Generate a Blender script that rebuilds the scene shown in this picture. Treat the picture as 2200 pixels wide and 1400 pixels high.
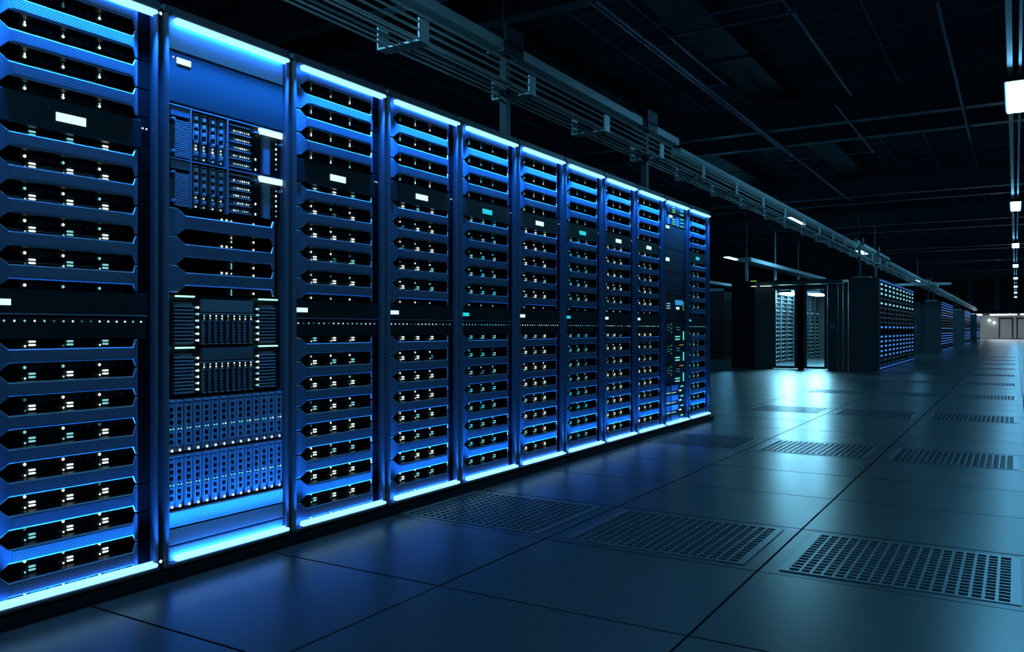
import bpy, math, random
from mathutils import Vector
random.seed(7)
for o in list(bpy.data.objects):
    bpy.data.objects.remove(o, do_unlink=True)
S = bpy.context.scene
COL = S.collection

# ------------------------------------------------------------------ camera
# corridor runs along +Y, the rack fronts face +X at X = FACE
F_PX, VPX, HORIZON, CAM_H = 1771.0, 2182.0, 707.0, 0.98
YAW = math.atan((VPX - 1100.0) / F_PX)
cam_d = bpy.data.cameras.new('camera')
cam_d.sensor_width = 36.0
cam_d.lens = 36.0 * F_PX / 2200.0
cam_d.shift_y = (HORIZON - 700.0) / 2200.0
cam_d.clip_start, cam_d.clip_end = 0.05, 400
cam = bpy.data.objects.new('camera', cam_d)
cam.location = (0, 0, CAM_H)
cam.rotation_euler = (math.pi / 2, 0, YAW)
COL.objects.link(cam)
S.camera = cam

# ------------------------------------------------------------------ world and exposure
W = bpy.data.worlds.new('world')
S.world = W
W.use_nodes = True
wb = W.node_tree.nodes['Background']
wb.inputs[0].default_value = (0.16, 0.36, 1.0, 1)
wb.inputs[1].default_value = 0.018
S.cycles.max_bounces = 6
S.cycles.diffuse_bounces = 3
S.cycles.glossy_bounces = 3
S.view_settings.view_transform = 'Standard'
S.view_settings.look = 'None'
S.view_settings.exposure = 0.0
S.view_settings.gamma = 1.0
S.view_settings.use_curve_mapping = False
LAMP_RGB = (0.135, 0.57, 0.97)
LAMP_POWER = 78.0
STRIP_WATT = 4.9                    # added unseen lamp at each rack strip, aimed along the equipment to brighten it
STRIP_TILT, STRIP_SPREAD = 8.8, 20.0
STRIP_FRONT = (0.46, 1.05, 1.4)      # diffuser seen from the aisle
STRIP_FILL = (0.4, 4.5, 27.0)     # added glow behind the strip that brightens the equipment

# ------------------------------------------------------------------ materials
M = {}
def mat(name, col, rough=0.5, metal=0.0, spec=0.5, noise=0.0, nscale=8.0, bump=0.0, bscale=60.0):
    m = bpy.data.materials.new(name)
    m.use_nodes = True
    nt = m.node_tree
    b = nt.nodes['Principled BSDF']
    b.inputs['Base Color'].default_value = (*col, 1)
    b.inputs['Roughness'].default_value = rough
    b.inputs['Metallic'].default_value = metal
    b.inputs['Specular IOR Level'].default_value = spec
    tc = nt.nodes.new('ShaderNodeTexCoord')
    if noise:
        n = nt.nodes.new('ShaderNodeTexNoise')
        n.inputs['Scale'].default_value = nscale
        n.inputs['Detail'].default_value = 6
        nt.links.new(tc.outputs['Object'], n.inputs['Vector'])
        r = nt.nodes.new('ShaderNodeMapRange')
        r.inputs['To Min'].default_value = 1 - noise
        r.inputs['To Max'].default_value = 1 + noise
        nt.links.new(n.outputs['Fac'], r.inputs['Value'])
        v = nt.nodes.new('ShaderNodeVectorMath')
        v.operation = 'SCALE'
        v.inputs[0].default_value = col
        nt.links.new(r.outputs[0], v.inputs['Scale'])
        nt.links.new(v.outputs[0], b.inputs['Base Color'])
        r2 = nt.nodes.new('ShaderNodeMapRange')
        r2.inputs['To Min'].default_value = max(0.02, rough - noise * 0.3)
        r2.inputs['To Max'].default_value = min(1, rough + noise * 0.3)
        nt.links.new(n.outputs['Fac'], r2.inputs['Value'])
        nt.links.new(r2.outputs[0], b.inputs['Roughness'])
    if bump:
        n2 = nt.nodes.new('ShaderNodeTexNoise')
        n2.inputs['Scale'].default_value = bscale
        nt.links.new(tc.outputs['Object'], n2.inputs['Vector'])
        bp = nt.nodes.new('ShaderNodeBump')
        bp.inputs['Strength'].default_value = bump
        bp.inputs['Distance'].default_value = 0.01
        nt.links.new(n2.outputs['Fac'], bp.inputs['Height'])
        nt.links.new(bp.outputs[0], b.inputs['Normal'])
    M[name] = m
    return m

def emit(name, rgb, strength, sample=False):
    m = bpy.data.materials.new(name)
    m.use_nodes = True
    b = m.node_tree.nodes['Principled BSDF']
    b.inputs['Base Color'].default_value = (0.02, 0.02, 0.02, 1)
    b.inputs['Emission Color'].default_value = (*rgb, 1)
    b.inputs['Emission Strength'].default_value = strength
    m.cycles.emission_sampling = 'AUTO' if sample else 'NONE'
    M[name] = m
    return m

mat('black', (0.006, 0.007, 0.010), 0.45, spec=0.25, noise=0.2)
mat('cavity', (0.003, 0.003, 0.004), 0.8, spec=0.05, noise=0.2)
mat('bezel', (0.092, 0.105, 0.145), 0.42, spec=0.35, noise=0.06, nscale=14)
mat('edge_glint', (0.42, 0.46, 0.54), 0.28, metal=0.2, noise=0.05)  # edge highlights of the bezels put into a lighter material
mat('panel', (0.14, 0.165, 0.21), 0.45, spec=0.3, noise=0.05, nscale=5)
mat('post', (0.11, 0.125, 0.155), 0.34, metal=0.1, noise=0.06, nscale=6)
mat('frame', (0.05, 0.055, 0.065), 0.4, noise=0.1)
mat('detail', (0.22, 0.25, 0.32), 0.4, noise=0.1, nscale=30)
mat('fin', (0.40, 0.45, 0.55), 0.35, metal=0.2, noise=0.05)
mat('shell', (0.075, 0.088, 0.10), 0.35, noise=0.08, nscale=3)
mat('shell_dark', (0.008, 0.009, 0.011), 0.5, spec=0.2, noise=0.1)
mat('tile', (0.042, 0.056, 0.060), 0.31, spec=0.75, noise=0.14, nscale=2.3, bump=0.02, bscale=180)
mat('grate', (0.20, 0.23, 0.25), 0.33, metal=0.55, noise=0.15, nscale=12)
mat('void', (0.004, 0.005, 0.006), 0.9, spec=0.0, noise=0.1)
mat('ceiling', (0.07, 0.08, 0.11), 0.8, spec=0.2, noise=0.12, nscale=1.5)
mat('gridbar', (0.22, 0.25, 0.34), 0.5, noise=0.1)
mat('beam', (0.14, 0.17, 0.21), 0.4, metal=0.3, noise=0.15, nscale=2)
mat('duct', (0.06, 0.07, 0.085), 0.45, metal=0.4, noise=0.15, nscale=2)
mat('pipe', (0.26, 0.30, 0.46), 0.35, metal=0.3, noise=0.1)
mat('steel', (0.78, 0.80, 0.76), 0.38, metal=0.2, noise=0.12, nscale=6)
mat('wire', (0.86, 0.86, 0.78), 0.32, metal=0.3, noise=0.05)
mat('white_wall', (0.75, 0.76, 0.74), 0.6, noise=0.05)
mat('dark_wall', (0.03, 0.035, 0.05), 0.7, noise=0.1)
mat('column', (0.10, 0.14, 0.26), 0.6, noise=0.1)

def grid_mat(name, col, rough, cw, ct, ox, oy):
    """floor too far away to tell its tiles apart: same finish with thin dark joints"""
    m = M['tile'].copy(); m.name = name
    nt = m.node_tree
    b = nt.nodes['Principled BSDF']
    src = b.inputs['Base Color'].links[0].from_socket
    tc = nt.nodes.new('ShaderNodeTexCoord')
    sp = nt.nodes.new('ShaderNodeSeparateXYZ')
    nt.links.new(tc.outputs['Object'], sp.inputs[0])
    outs = []
    for ax, p, o in ((0, cw, ox), (1, ct, oy)):
        a = nt.nodes.new('ShaderNodeMath'); a.operation = 'SUBTRACT'; a.inputs[1].default_value = o
        nt.links.new(sp.outputs[ax], a.inputs[0])
        d = nt.nodes.new('ShaderNodeMath'); d.operation = 'PINGPONG'; d.inputs[1].default_value = p / 2
        nt.links.new(a.outputs[0], d.inputs[0])
        g = nt.nodes.new('ShaderNodeMath'); g.operation = 'GREATER_THAN'; g.inputs[1].default_value = 0.006
        nt.links.new(d.outputs[0], g.inputs[0])
        outs.append(g.outputs[0])
    mm = nt.nodes.new('ShaderNodeMath'); mm.operation = 'MULTIPLY'
    nt.links.new(outs[0], mm.inputs[0]); nt.links.new(outs[1], mm.inputs[1])
    v = nt.nodes.new('ShaderNodeVectorMath'); v.operation = 'SCALE'
    nt.links.new(src, v.inputs[0]); nt.links.new(mm.outputs[0], v.inputs['Scale'])
    nt.links.new(v.outputs[0], b.inputs['Base Color'])
    M[name] = m
grid_mat('tile_far', None, None, 0.985, 0.828, -2.865, 1.715)

def mesh_mat(name, col, pitch):
    """fine perforated sheet: staggered round holes, darker than the sheet"""
    m = bpy.data.materials.new(name); m.use_nodes = True
    nt = m.node_tree; b = nt.nodes['Principled BSDF']
    b.inputs['Roughness'].default_value = 0.4
    tc = nt.nodes.new('ShaderNodeTexCoord')
    mp = nt.nodes.new('ShaderNodeMapping'); mp.inputs['Rotation'].default_value = (math.radians(45), 0, 0)
    mp.inputs['Scale'].default_value = (0, 1 / pitch, 1 / pitch)
    nt.links.new(tc.outputs['Object'], mp.inputs[0])
    fr = nt.nodes.new('ShaderNodeVectorMath'); fr.operation = 'FRACTION'
    nt.links.new(mp.outputs[0], fr.inputs[0])
    sb = nt.nodes.new('ShaderNodeVectorMath'); sb.operation = 'SUBTRACT'; sb.inputs[1].default_value = (0, 0.5, 0.5)
    nt.links.new(fr.outputs[0], sb.inputs[0])
    ln = nt.nodes.new('ShaderNodeVectorMath'); ln.operation = 'LENGTH'
    nt.links.new(sb.outputs[0], ln.inputs[0])
    rp = nt.nodes.new('ShaderNodeMapRange')
    rp.inputs['From Min'].default_value = 0.27; rp.inputs['From Max'].default_value = 0.36
    nt.links.new(ln.outputs['Value'], rp.inputs['Value'])
    mx = nt.nodes.new('ShaderNodeMix'); mx.data_type = 'RGBA'
    mx.inputs[6].default_value = (0.01, 0.011, 0.014, 1); mx.inputs[7].default_value = (*col, 1)
    nt.links.new(rp.outputs[0], mx.inputs[0])
    nt.links.new(mx.outputs[2], b.inputs['Base Color'])
    M[name] = m
mesh_mat('grille', (0.16, 0.18, 0.235), 0.0075)
mesh_mat('grille_dark', (0.27, 0.30, 0.38), 0.007)

emit('strip', STRIP_FRONT, 1.0)
emit('strip_fill', STRIP_FILL, 1.0, True)
emit('strip_far', (0.05, 0.22, 0.95), 0.9)
emit('lamp', LAMP_RGB, LAMP_POWER, True)
emit('inner_lamp', (0.30, 0.76, 1.0), 380.0, True)
emit('led_white', (0.78, 1.0, 0.97), 1.2)
emit('led_mid', (0.30, 0.85, 0.95), 0.75)
emit('led_pale', (0.34, 0.86, 1.0), 1.0)
emit('led_dim', (0.05, 0.30, 0.42), 0.45)
emit('led_cyan', (0.02, 0.66, 0.95), 1.0)
emit('led_green', (0.25, 1.0, 0.10), 0.8)
emit('led_teal', (0.10, 0.95, 0.78), 0.9)
emit('led_orange', (1.0, 0.45, 0.03), 0.35)
emit('led_blue', (0.08, 0.30, 1.0), 1.0)
emit('led_blue_dim', (0.03, 0.12, 0.55), 0.5)
emit('screen_white', (0.62, 1.0, 1.0), 1.25)
emit('screen_cyan', (0.02, 0.72, 0.86), 0.9)
emit('screen_blue', (0.03, 0.35, 0.80), 0.8)
emit('bar_green', (0.45, 1.0, 0.88), 1.3)
emit('spot', (0.7, 0.95, 1.0), 4.0)
emit('exit_lamp', (0.76, 0.90, 1.0), 60.0, True)

def glass_mat():
    m = bpy.data.materials.new('glass'); m.use_nodes = True
    nt = m.node_tree; nt.nodes.remove(nt.nodes['Principled BSDF'])
    out = nt.nodes['Material Output']
    tr = nt.nodes.new('ShaderNodeBsdfTransparent'); tr.inputs[0].default_value = (0.86, 0.93, 0.95, 1)
    gl = nt.nodes.new('ShaderNodeBsdfGlossy'); gl.inputs['Roughness'].default_value = 0.03
    fr = nt.nodes.new('ShaderNodeFresnel'); fr.inputs[0].default_value = 1.45
    mx = nt.nodes.new('ShaderNodeMixShader')
    nt.links.new(fr.outputs[0], mx.inputs[0]); nt.links.new(tr.outputs[0], mx.inputs[1]); nt.links.new(gl.outputs[0], mx.inputs[2])
    nt.links.new(mx.outputs[0], out.inputs[0])
    M['glass'] = m
glass_mat()

# ------------------------------------------------------------------ mesh helpers
class MB:
    def __init__(s): s.v, s.f, s.mi, s.mats = [], [], [], []
    def m(s, name):
        if name not in s.mats: s.mats.append(name)
        return s.mats.index(name)
    def add(s, vs, fs, mt):
        k = len(s.v); i = s.m(mt)
        s.v += vs; s.f += [tuple(a + k for a in f) for f in fs]; s.mi += [i] * len(fs)
        return s
    def box(s, x0, x1, y0, y1, z0, z1, mt):
        return s.add([(x0,y0,z0),(x1,y0,z0),(x1,y1,z0),(x0,y1,z0),(x0,y0,z1),(x1,y0,z1),(x1,y1,z1),(x0,y1,z1)],
                     [(3,2,1,0),(4,5,6,7),(0,1,5,4),(1,2,6,5),(2,3,7,6),(3,0,4,7)], mt)
    def cbox(s, x0, x1, y0, y1, z0, z1, c, mt):
        """box whose front (+x) face is chamfered by c on all four sides"""
        a = [(x0,y0,z0),(x0,y1,z0),(x0,y1,z1),(x0,y0,z1)]
        b = [(x1-c,y0,z0),(x1-c,y1,z0),(x1-c,y1,z1),(x1-c,y0,z1)]
        d = [(x1,y0+c,z0+c),(x1,y1-c,z0+c),(x1,y1-c,z1-c),(x1,y0+c,z1-c)]
        fs = [(3,2,1,0),(8,9,10,11)]
        for i in range(4):
            j = (i+1) % 4
            fs += [(i,j,4+j,4+i),(4+i,4+j,8+j,8+i)]
        return s.add(a+b+d, fs, mt)
    def tbox(s, x0, x1, y0, y1, z0, z1, c, mt):
        """box with its top edges chamfered by c"""
        a = [(x0,y0,z0),(x1,y0,z0),(x1,y1,z0),(x0,y1,z0)]
        b = [(p[0],p[1],z1-c) for p in a]
        d = [(x0+c,y0+c,z1),(x1-c,y0+c,z1),(x1-c,y1-c,z1),(x0+c,y1-c,z1)]
        fs = [(3,2,1,0),(8,9,10,11)]
        for i in range(4):
            j = (i+1) % 4
            fs += [(i,j,4+j,4+i),(4+i,4+j,8+j,8+i)]
        return s.add(a+b+d, fs, mt)
    def tube(s, p0, p1, r, mt, n=8):
        p0, p1 = Vector(p0), Vector(p1); d = (p1-p0).normalized()
        u = d.orthogonal().normalized(); w = d.cross(u)
        vs = []
        for p in (p0, p1):
            for i in range(n):
                t = 2*math.pi*i/n
                vs.append(tuple(p + u*(r*math.cos(t)) + w*(r*math.sin(t))))
        fs = [(i,(i+1)%n,n+(i+1)%n,n+i) for i in range(n)] + [tuple(range(n-1,-1,-1)), tuple(range(n,2*n))]
        return s.add(vs, fs, mt)
    def disc(s, x, y, z, r, mt, n=8, d=0.003):
        """small domed lamp facing +x"""
        vs = [(x, y+r*math.cos(2*math.pi*i/n), z+r*math.sin(2*math.pi*i/n)) for i in range(n)]
        vs += [(x+d*0.7, y+.7*r*math.cos(2*math.pi*i/n), z+.7*r*math.sin(2*math.pi*i/n)) for i in range(n)]
        vs.append((x+d, y, z))
        fs = [(i,(i+1)%n,n+(i+1)%n,n+i) for i in range(n)] + [(n+i,n+(i+1)%n,2*n) for i in range(n)]
        return s.add(vs, fs, mt)
    def bar(s, y0, y1, xa, xb, z0, z1, mt, n=6):
        """light strip lying along y with rounded ends (seen from the front)"""
        r = (z1-z0)/2; zc = (z0+z1)/2
        pts = []
        for i in range(n+1):
            t = -math.pi/2 + math.pi*i/n
            pts.append((y1-r+r*math.cos(t), zc+r*math.sin(t)))
        for i in range(n+1):
            t = math.pi/2 + math.pi*i/n
            pts.append((y0+r+r*math.cos(t), zc+r*math.sin(t)))
        k = len(pts)
        vs = [(xa,p[0],p[1]) for p in pts] + [(xb,p[0],p[1]) for p in pts]
        fs = [(i,(i+1)%k,k+(i+1)%k,k+i) for i in range(k)] + [tuple(range(k-1,-1,-1)), tuple(range(k,2*k))]
        return s.add(vs, fs, mt)
    def wedge(s, xa, xb, y0, y1, z0, z1):
        """added lip behind a light strip: opaque front, glowing slope to brighten the equipment"""
        vs = [(xa,y0,z0),(xb,y0,z0),(xb,y0,z1),(xa,y1,z0),(xb,y1,z0),(xb,y1,z1)]
        up = z1 > z0
        q = (0,3,5,2) if not up else (0,2,5,3)
        s.add(vs, [q if not up else q], 'strip_fill')
        return s.add([(x+0.0006,y,z) for x,y,z in vs], [(1,4,5,2),(0,1,2),(3,4,5),(0,1,4,3)], 'strip')
    def mesh(s, name):
        me = bpy.data.meshes.new(name)
        me.from_pydata(s.v, [], s.f)
        for n in s.mats: me.materials.append(M[n])
        me.polygons.foreach_set('material_index', s.mi)
        me.update()
        return me

def ob(name, data=None, parent=None, loc=(0,0,0), label=None, cat=None, group=None, kind=None):
    o = bpy.data.objects.new(name, data)
    COL.objects.link(o)
    o.parent = parent
    o.location = loc
    if label: o['label'] = label
    if cat: o['category'] = cat
    if group: o['group'] = group
    if kind: o['kind'] = kind
    return o
def empty(name, loc, label, cat, group=None):
    o = ob(name, None, None, loc, label, cat, group)
    o.empty_display_size = 0.05
    return o
ORD = ['', 'first', 'second', 'third', 'fourth', 'fifth', 'sixth', 'seventh', 'eighth', 'ninth', 'tenth', 'eleventh', 'twelfth',
       'thirteenth', 'fourteenth', 'fifteenth', 'sixteenth', 'seventeenth']

# ================================================================== SETTING
FACE = -2.80
TW, TL, TX0, TY0 = 0.985, 0.828, -2.865, 1.715     # floor tile size and joint origin
HALL = (-26.0, 9.0, -8.0, 106.0)                   # x0 x1 y0 y1
GAP = 0.005

# ---- floor
fl = MB()
fl.box(HALL[0], HALL[1], HALL[2], HALL[3], -0.32, -0.30, 'void')
KY0, KY1, KFAR = -4, 16, 40
def X(i): return TX0 + TW*i
def Y(k): return TY0 + TL*k
def sheet(x0, x1, y0, y1): fl.box(x0, x1, y0, y1, -0.04, 0.0, 'tile_far')
sheet(X(5), HALL[1], HALL[2], Y(KY1))
sheet(X(0), X(5), HALL[2], Y(KY0))
sheet(HALL[0], X(0), HALL[2], Y(8))
sheet(HALL[0], X(-8), Y(8), Y(KY1))
sheet(HALL[0], X(0), Y(KY1), Y(KFAR))
sheet(X(3), HALL[1], Y(KY1), Y(KFAR))
sheet(HALL[0], HALL[1], Y(KFAR), HALL[3])
floor = ob('floor', fl.mesh('floor'), kind='structure', label='raised floor of large dark blue grey tiles with vent grates')
tile_me = MB().box(GAP, TW-GAP, GAP, TL-GAP, -0.035, 0, 'tile').mesh('floor_tile')
vf = MB()
mx, my = 0.072, 0.062
for a in ((GAP, mx, GAP, TL-GAP), (TW-mx, TW-GAP, GAP, TL-GAP), (mx, TW-mx, GAP, my), (mx, TW-mx, TL-my, TL-GAP)):
    vf.box(*a, -0.035, -0.001, 'tile')
vent_me = vf.mesh('vent_tile')
g = MB()
NX, NY = 18, 15
x0, x1, y0, y1 = mx, TW-mx, my, TL-my
b0 = 0.034
for a in ((x0, x0+b0, y0, y1), (x1-b0, x1, y0, y1), (x0+b0, x1-b0, y0, y0+0.018), (x0+b0, x1-b0, y1-0.018, y1)):
    g.box(*a, -0.03, 0.002, 'grate')
ix0, ix1, iy0, iy1 = x0+b0, x1-b0, y0+0.018, y1-0.018
for i in range(1, NX):
    c = ix0 + (ix1-ix0)*i/NX
    g.box(c-0.0055, c+0.0055, iy0, iy1, -0.03, 0.002, 'grate')
for j in range(1, NY):
    c = iy0 + (iy1-iy0)*j/NY
    g.box(ix0, ix1, c-0.0055, c+0.0055, -0.028, 0.0012, 'grate')
grate_me = g.mesh('grate')
def tile(i, k):
    if k % 4 == 2 and 0 <= i <= 4:
        v = ob('vent_tile', vent_me, floor, (X(i), Y(k), 0))
        ob('grate', grate_me, v, (0, 0, 0))
    else:
        ob('floor_tile', tile_me, floor, (X(i), Y(k), random.uniform(-.0008, 0)))
for k in range(KY0, KY1):
    for i in range(0, 5): tile(i, k)
for k in range(8, KY1):
    for i in range(-8, 0): tile(i, k)
for k in range(KY1, KFAR):
    for i in range(0, 3): tile(i, k)

# ---- ceiling
CZ = 6.6
CX, CY = 1.13, 1.15
ceil = ob('ceiling', MB().box(HALL[0], HALL[1], HALL[2], HALL[3], CZ+0.05, CZ+0.12, 'ceiling').mesh('ceiling'), kind='structure',
          label='high dark ceiling of square panels in a thin grid')
cp = MB().box(0.02, CX-0.02, 0.02, CY-0.02, CZ+0.012, CZ+0.05, 'ceiling').mesh('ceiling_panel')
for a in range(-13, 3):
    for b in range(0, 18):
        ob('ceiling_panel', cp, ceil, (a*CX, 7.5 + b*CY, random.uniform(-.008, .008)))
for a in range(-14, 4):
    ob('grid_bar', MB().box(a*CX-0.02, a*CX+0.02, HALL[2], 95, CZ-0.015, CZ+0.05, 'gridbar').mesh('grid_bar'), ceil)
for b in range(0, 40):
    y = 7.5 + b*CY
    ob('grid_bar', MB().box(HALL[0], HALL[1], y-0.014, y+0.014, CZ-0.008, CZ+0.05, 'gridbar').mesh('grid_bar'), ceil)

# ---- hall walls
ob('wall_left', MB().box(HALL[0]-0.1, HALL[0], HALL[2], HALL[3], 0, CZ, 'dark_wall').mesh('wall_left'), kind='structure')
EB, EW = 95.0, 105.0
ob('trim_1', MB().box(HALL[0], HALL[1], EB+0.3, EW, 2.55, 2.7, 'dark_wall').mesh('trim_1'), kind='structure')
ob('wall_bulkhead', MB().box(HALL[0], HALL[1], EB, EB+0.3, 2.55, CZ, 'dark_wall').mesh('wall_bulkhead'), kind='structure',
   label='dark bulkhead wall hanging across the far end of the hall')
we = ob('wall_end', MB().box(HALL[0], HALL[1], EW, EW+0.2, 0, CZ, 'white_wall').mesh('wall_end'), kind='structure',
        label='pale wall of the lit lobby at the far end')
dm = MB()
dm.box(0, 1.1, -0.06, 0, 0, 2.1, 'white_wall')
dm2 = MB().box(-0.12, 0, -0.1, 0, 0, 2.25, 'dark_wall').box(1.1, 1.22, -0.1, 0, 0, 2.25, 'dark_wall').box(-0.12, 1.22, -0.1, 0, 2.1, 2.25, 'dark_wall')
for n, x in ((1, -1.45), (2, 0.2)):
    d = ob('door_%d' % n, dm.mesh('door'), None, (x, EW, 0), kind='structure')
    ob('door_frame', dm2.mesh('door_frame'), d)
for n, (x0_, x1_) in enumerate(((-7.5, -5.6), (-4.6, -2.9), (-2.2, 0.1), (0.4, 2.4))):
    o = empty('lobby_lamp', ((x0_+x1_)/2, EB+1.2, 2.5), 'white tube lamp under the far bulkhead, %s from the left' % ORD[n+1], 'lamp', 'lobby tube lamps')
    w = (x1_-x0_)/2
    ob('tube', MB().box(-w, w, -0.06, 0.06, -0.10, -0.02, 'exit_lamp').mesh('tube'), o)
    ob('housing', MB().box(-w, w, -0.10, 0.10, -0.02, 0.05, 'frame').mesh('housing'), o)
for n, x in enumerate((-3.9, -1.6)):
    o = empty('wall_column', (x, EB-0.35, 0), 'blue painted column on the far bulkhead, %s of the two' % ('left', 'right')[n], 'column', 'far columns')
    ob('shaft', MB().box(-0.25, 0.25, -0.25, 0.3, 2.9, CZ-0.2, 'column').mesh('shaft'), o)
    ob('foot', MB().box(-0.3, 0.3, -0.28, 0.3, 2.75, 2.9, 'dark_wall').mesh('foot'), o)
for n, x in enumerate((-2.45, -2.0)):
    o = empty('wall_spotlight', (x, EW-0.35, 1.95 - 0.25*n), 'tiny round spotlight on the far lobby wall, %s one' % ('upper', 'lower')[n], 'spotlight', 'far wall spotlights')
    ob('lens', MB().disc(0, 0, 0, 0.14, 'spot', 12, 0.05).mesh('lens'), o).rotation_euler = (0, 0, -math.pi/2)
    ob('arm', MB().tube((0, 0.02, 0), (0, 0.35, 0.02), 0.03, 'frame').mesh('arm'), o)

# ---- roof beams across the hall
BN = 0
def beam(y, z0=5.55, z1=6.2, w=0.26, label=None):
    global BN
    o = empty('roof_beam', (0, y, z0), label, 'beam', 'roof beams')
    x0_, x1_ = HALL[0], HALL[1]
    ob('lower_flange', MB().box(x0_, x1_, -w/2, w/2, 0, 0.035, 'beam').mesh('lower_flange'), o)
    ob('web', MB().box(x0_, x1_, -0.02, 0.02, 0.035, z1-z0-0.035, 'beam').mesh('web'), o)
    ob('upper_flange', MB().box(x0_, x1_, -w/2, w/2, z1-z0-0.035, z1-z0, 'beam').mesh('upper_flange'), o)
by = [9.2, 10.4, 19.4, 21.2, 30.5, 32.2, 39.5, 42.2, 52.0, 54.0, 63.0, 74.0, 84.5]
for n, y in enumerate(by):
    beam(y, label='dark steel roof beam across the hall, %s from the camera' % ORD[n+1])

# ---- ceiling ducts and conduits
def duct(y0, y1, x0_, x1_, z0, z1, label):
    o = empty('air_duct', ((x0_+x1_)/2, y0, z0), label, 'duct', 'ceiling ducts')
    w = (x1_-x0_)/2; n = max(2, int((y1-y0)/4)); L = (y1-y0)/n
    for i in range(n):
        ob('duct_section', MB().box(-w, w, i*L+0.015, (i+1)*L-0.015, 0, z1-z0, 'duct').mesh('duct_section'), o)
        ob('flange', MB().box(-w-0.03, w+0.03, (i+1)*L-0.025, (i+1)*L+0.025, -0.03, z1-z0+0.03, 'duct').mesh('flange'), o)
duct(3, 46, -5.1, -4.35, 6.24, 6.54, 'wide dark duct along the ceiling above the front rack row')
duct(3, 60, -8.4, -7.7, 6.24, 6.54, 'dark duct along the ceiling left of the wide one')
duct(13.5, 27, 0.20, 0.62, 4.25, 4.7, 'pale duct beside the hanging lamp row at the right edge')
def pipe(pts, r, label, z):
    o = empty('conduit', (0, 0, 0), label, 'pipe', 'ceiling conduits')
    for a, b in zip(pts[:-1], pts[1:]):
        ob('pipe_run', MB().tube((*a, z), (*b, z), r, 'pipe').mesh('pipe_run'), o)
    for p in pts[1:-1]:
        ob('elbow', MB().tube((p[0], p[1], z-r*1.2), (p[0], p[1], z+r*1.2), r*1.3, 'pipe').mesh('elbow'), o)
def onz(px, py, Z):
    l = (px-1100)/F_PX; z = (CAM_H-Z)*F_PX/(py-HORIZON); c, s = math.cos(YAW), math.sin(YAW)
    return ((l*c-s)*z, (c+l*s)*z)
PZ = 5.5
P = lambda *q: [onz(a, b, PZ) for a, b in q]
def square(pts):       # keep runs parallel to the hall
    out = [pts[0]]
    for p in pts[1:]:
        q = out[-1]
        out.append((p[0], q[1]) if abs(p[0]-q[0]) > abs(p[1]-q[1]) else (q[0], p[1]))
    return out
pipe(square(P((1408,54),(1675,0)))[:1] + square(P((1408,54),(1675,0)))[1:], 0.022, 'thin conduit crossing the ceiling at the top edge', PZ)
pipe(square(P((1830,205),(1700,28),(1437,78),(1553,182),(1520,188))), 0.022, 'thin conduit bent into an open rectangle on the ceiling', PZ)
pipe(square(P((1795,225),(1873,326),(1700,352))), 0.022, 'short conduit with one right angle bend beyond the first beam', PZ)
pipe(square(P((1278,0),(1700,326))), 0.028, 'long straight conduit running along the ceiling above the cable tray', PZ)
pipe(square(P((1262,0),(1690,326))), 0.022, 'thinner straight conduit beside the long one above the cable tray', PZ)
pipe(square(P((2014,0),(2080,300))), 0.03, 'blue conduit running along the ceiling left of the lamp row', PZ)
pipe(square(P((1620,270),(1830,430))), 0.03, 'conduit beyond the first beam running towards the far wall', PZ)

# ---- hanging lamps, four rows along the hall
LZ = CAM_H + 2.9
lens_me = MB().box(-0.095, 0.095, -0.78, 0.78, -0.02, 0.0, 'lamp').mesh('diffuser')
hous_me = MB().box(-0.115, 0.115, -0.80, 0.80, 0.0, 0.075, 'frame').mesh('housing')
rod_me = MB().tube((0, 0, 0.075), (0, 0, CZ-LZ), 0.008, 'frame', 6).mesh('hanger_rod')
rows = [(0.0, 'over the right hand aisle'), (-4.95, 'behind the front racks'), (-9.9, 'in the far left row')]
for rx, where in rows:
    for k in range(0, 9):
        if (rx == -4.95 and k not in (0, 2, 3, 5)) or (rx == -9.9 and k == 0): continue  # first lamps hang out of view, added to brighten racks and tray
        y = 1.4 + 10.68*k
        o = empty('hanging_lamp', (rx, y, LZ), 'bright linear lamp hanging %s, %s along the row' % (where, ORD[k+1]), 'lamp', 'linear lamps ' + where)
        ob('diffuser', lens_me, o); ob('housing', hous_me, o)
        for q in (-0.6, 0.6): ob('hanger_rod', rod_me, o, (0, q, 0))
for n, x in enumerate((-0.085, 0.03)):
    o = empty('lamp_rail', (x, -2, LZ+0.13), 'pale rail above the right hand lamp row, %s of the pair' % ('left', 'right')[n], 'rail', 'lamp rails')
    for i in range(9):
        ob('rail_section', MB().box(0, 0.055 if n == 0 else 0.03, i*10.68+0.02, (i+1)*10.68-0.02, 0, 0.05, 'steel').mesh('rail_section'), o)

# ================================================================== FRONT RACK ROW
PITCH, RW = 0.664, 0.644
T0 = 2.014 - PITCH                # left side of rack 1
RH = 2.235
U0, U1 = 0.033, 0.618             # light strip ends inside a rack
XP = -0.014                       # panel plane
XS = -0.066                       # slot floor

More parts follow.
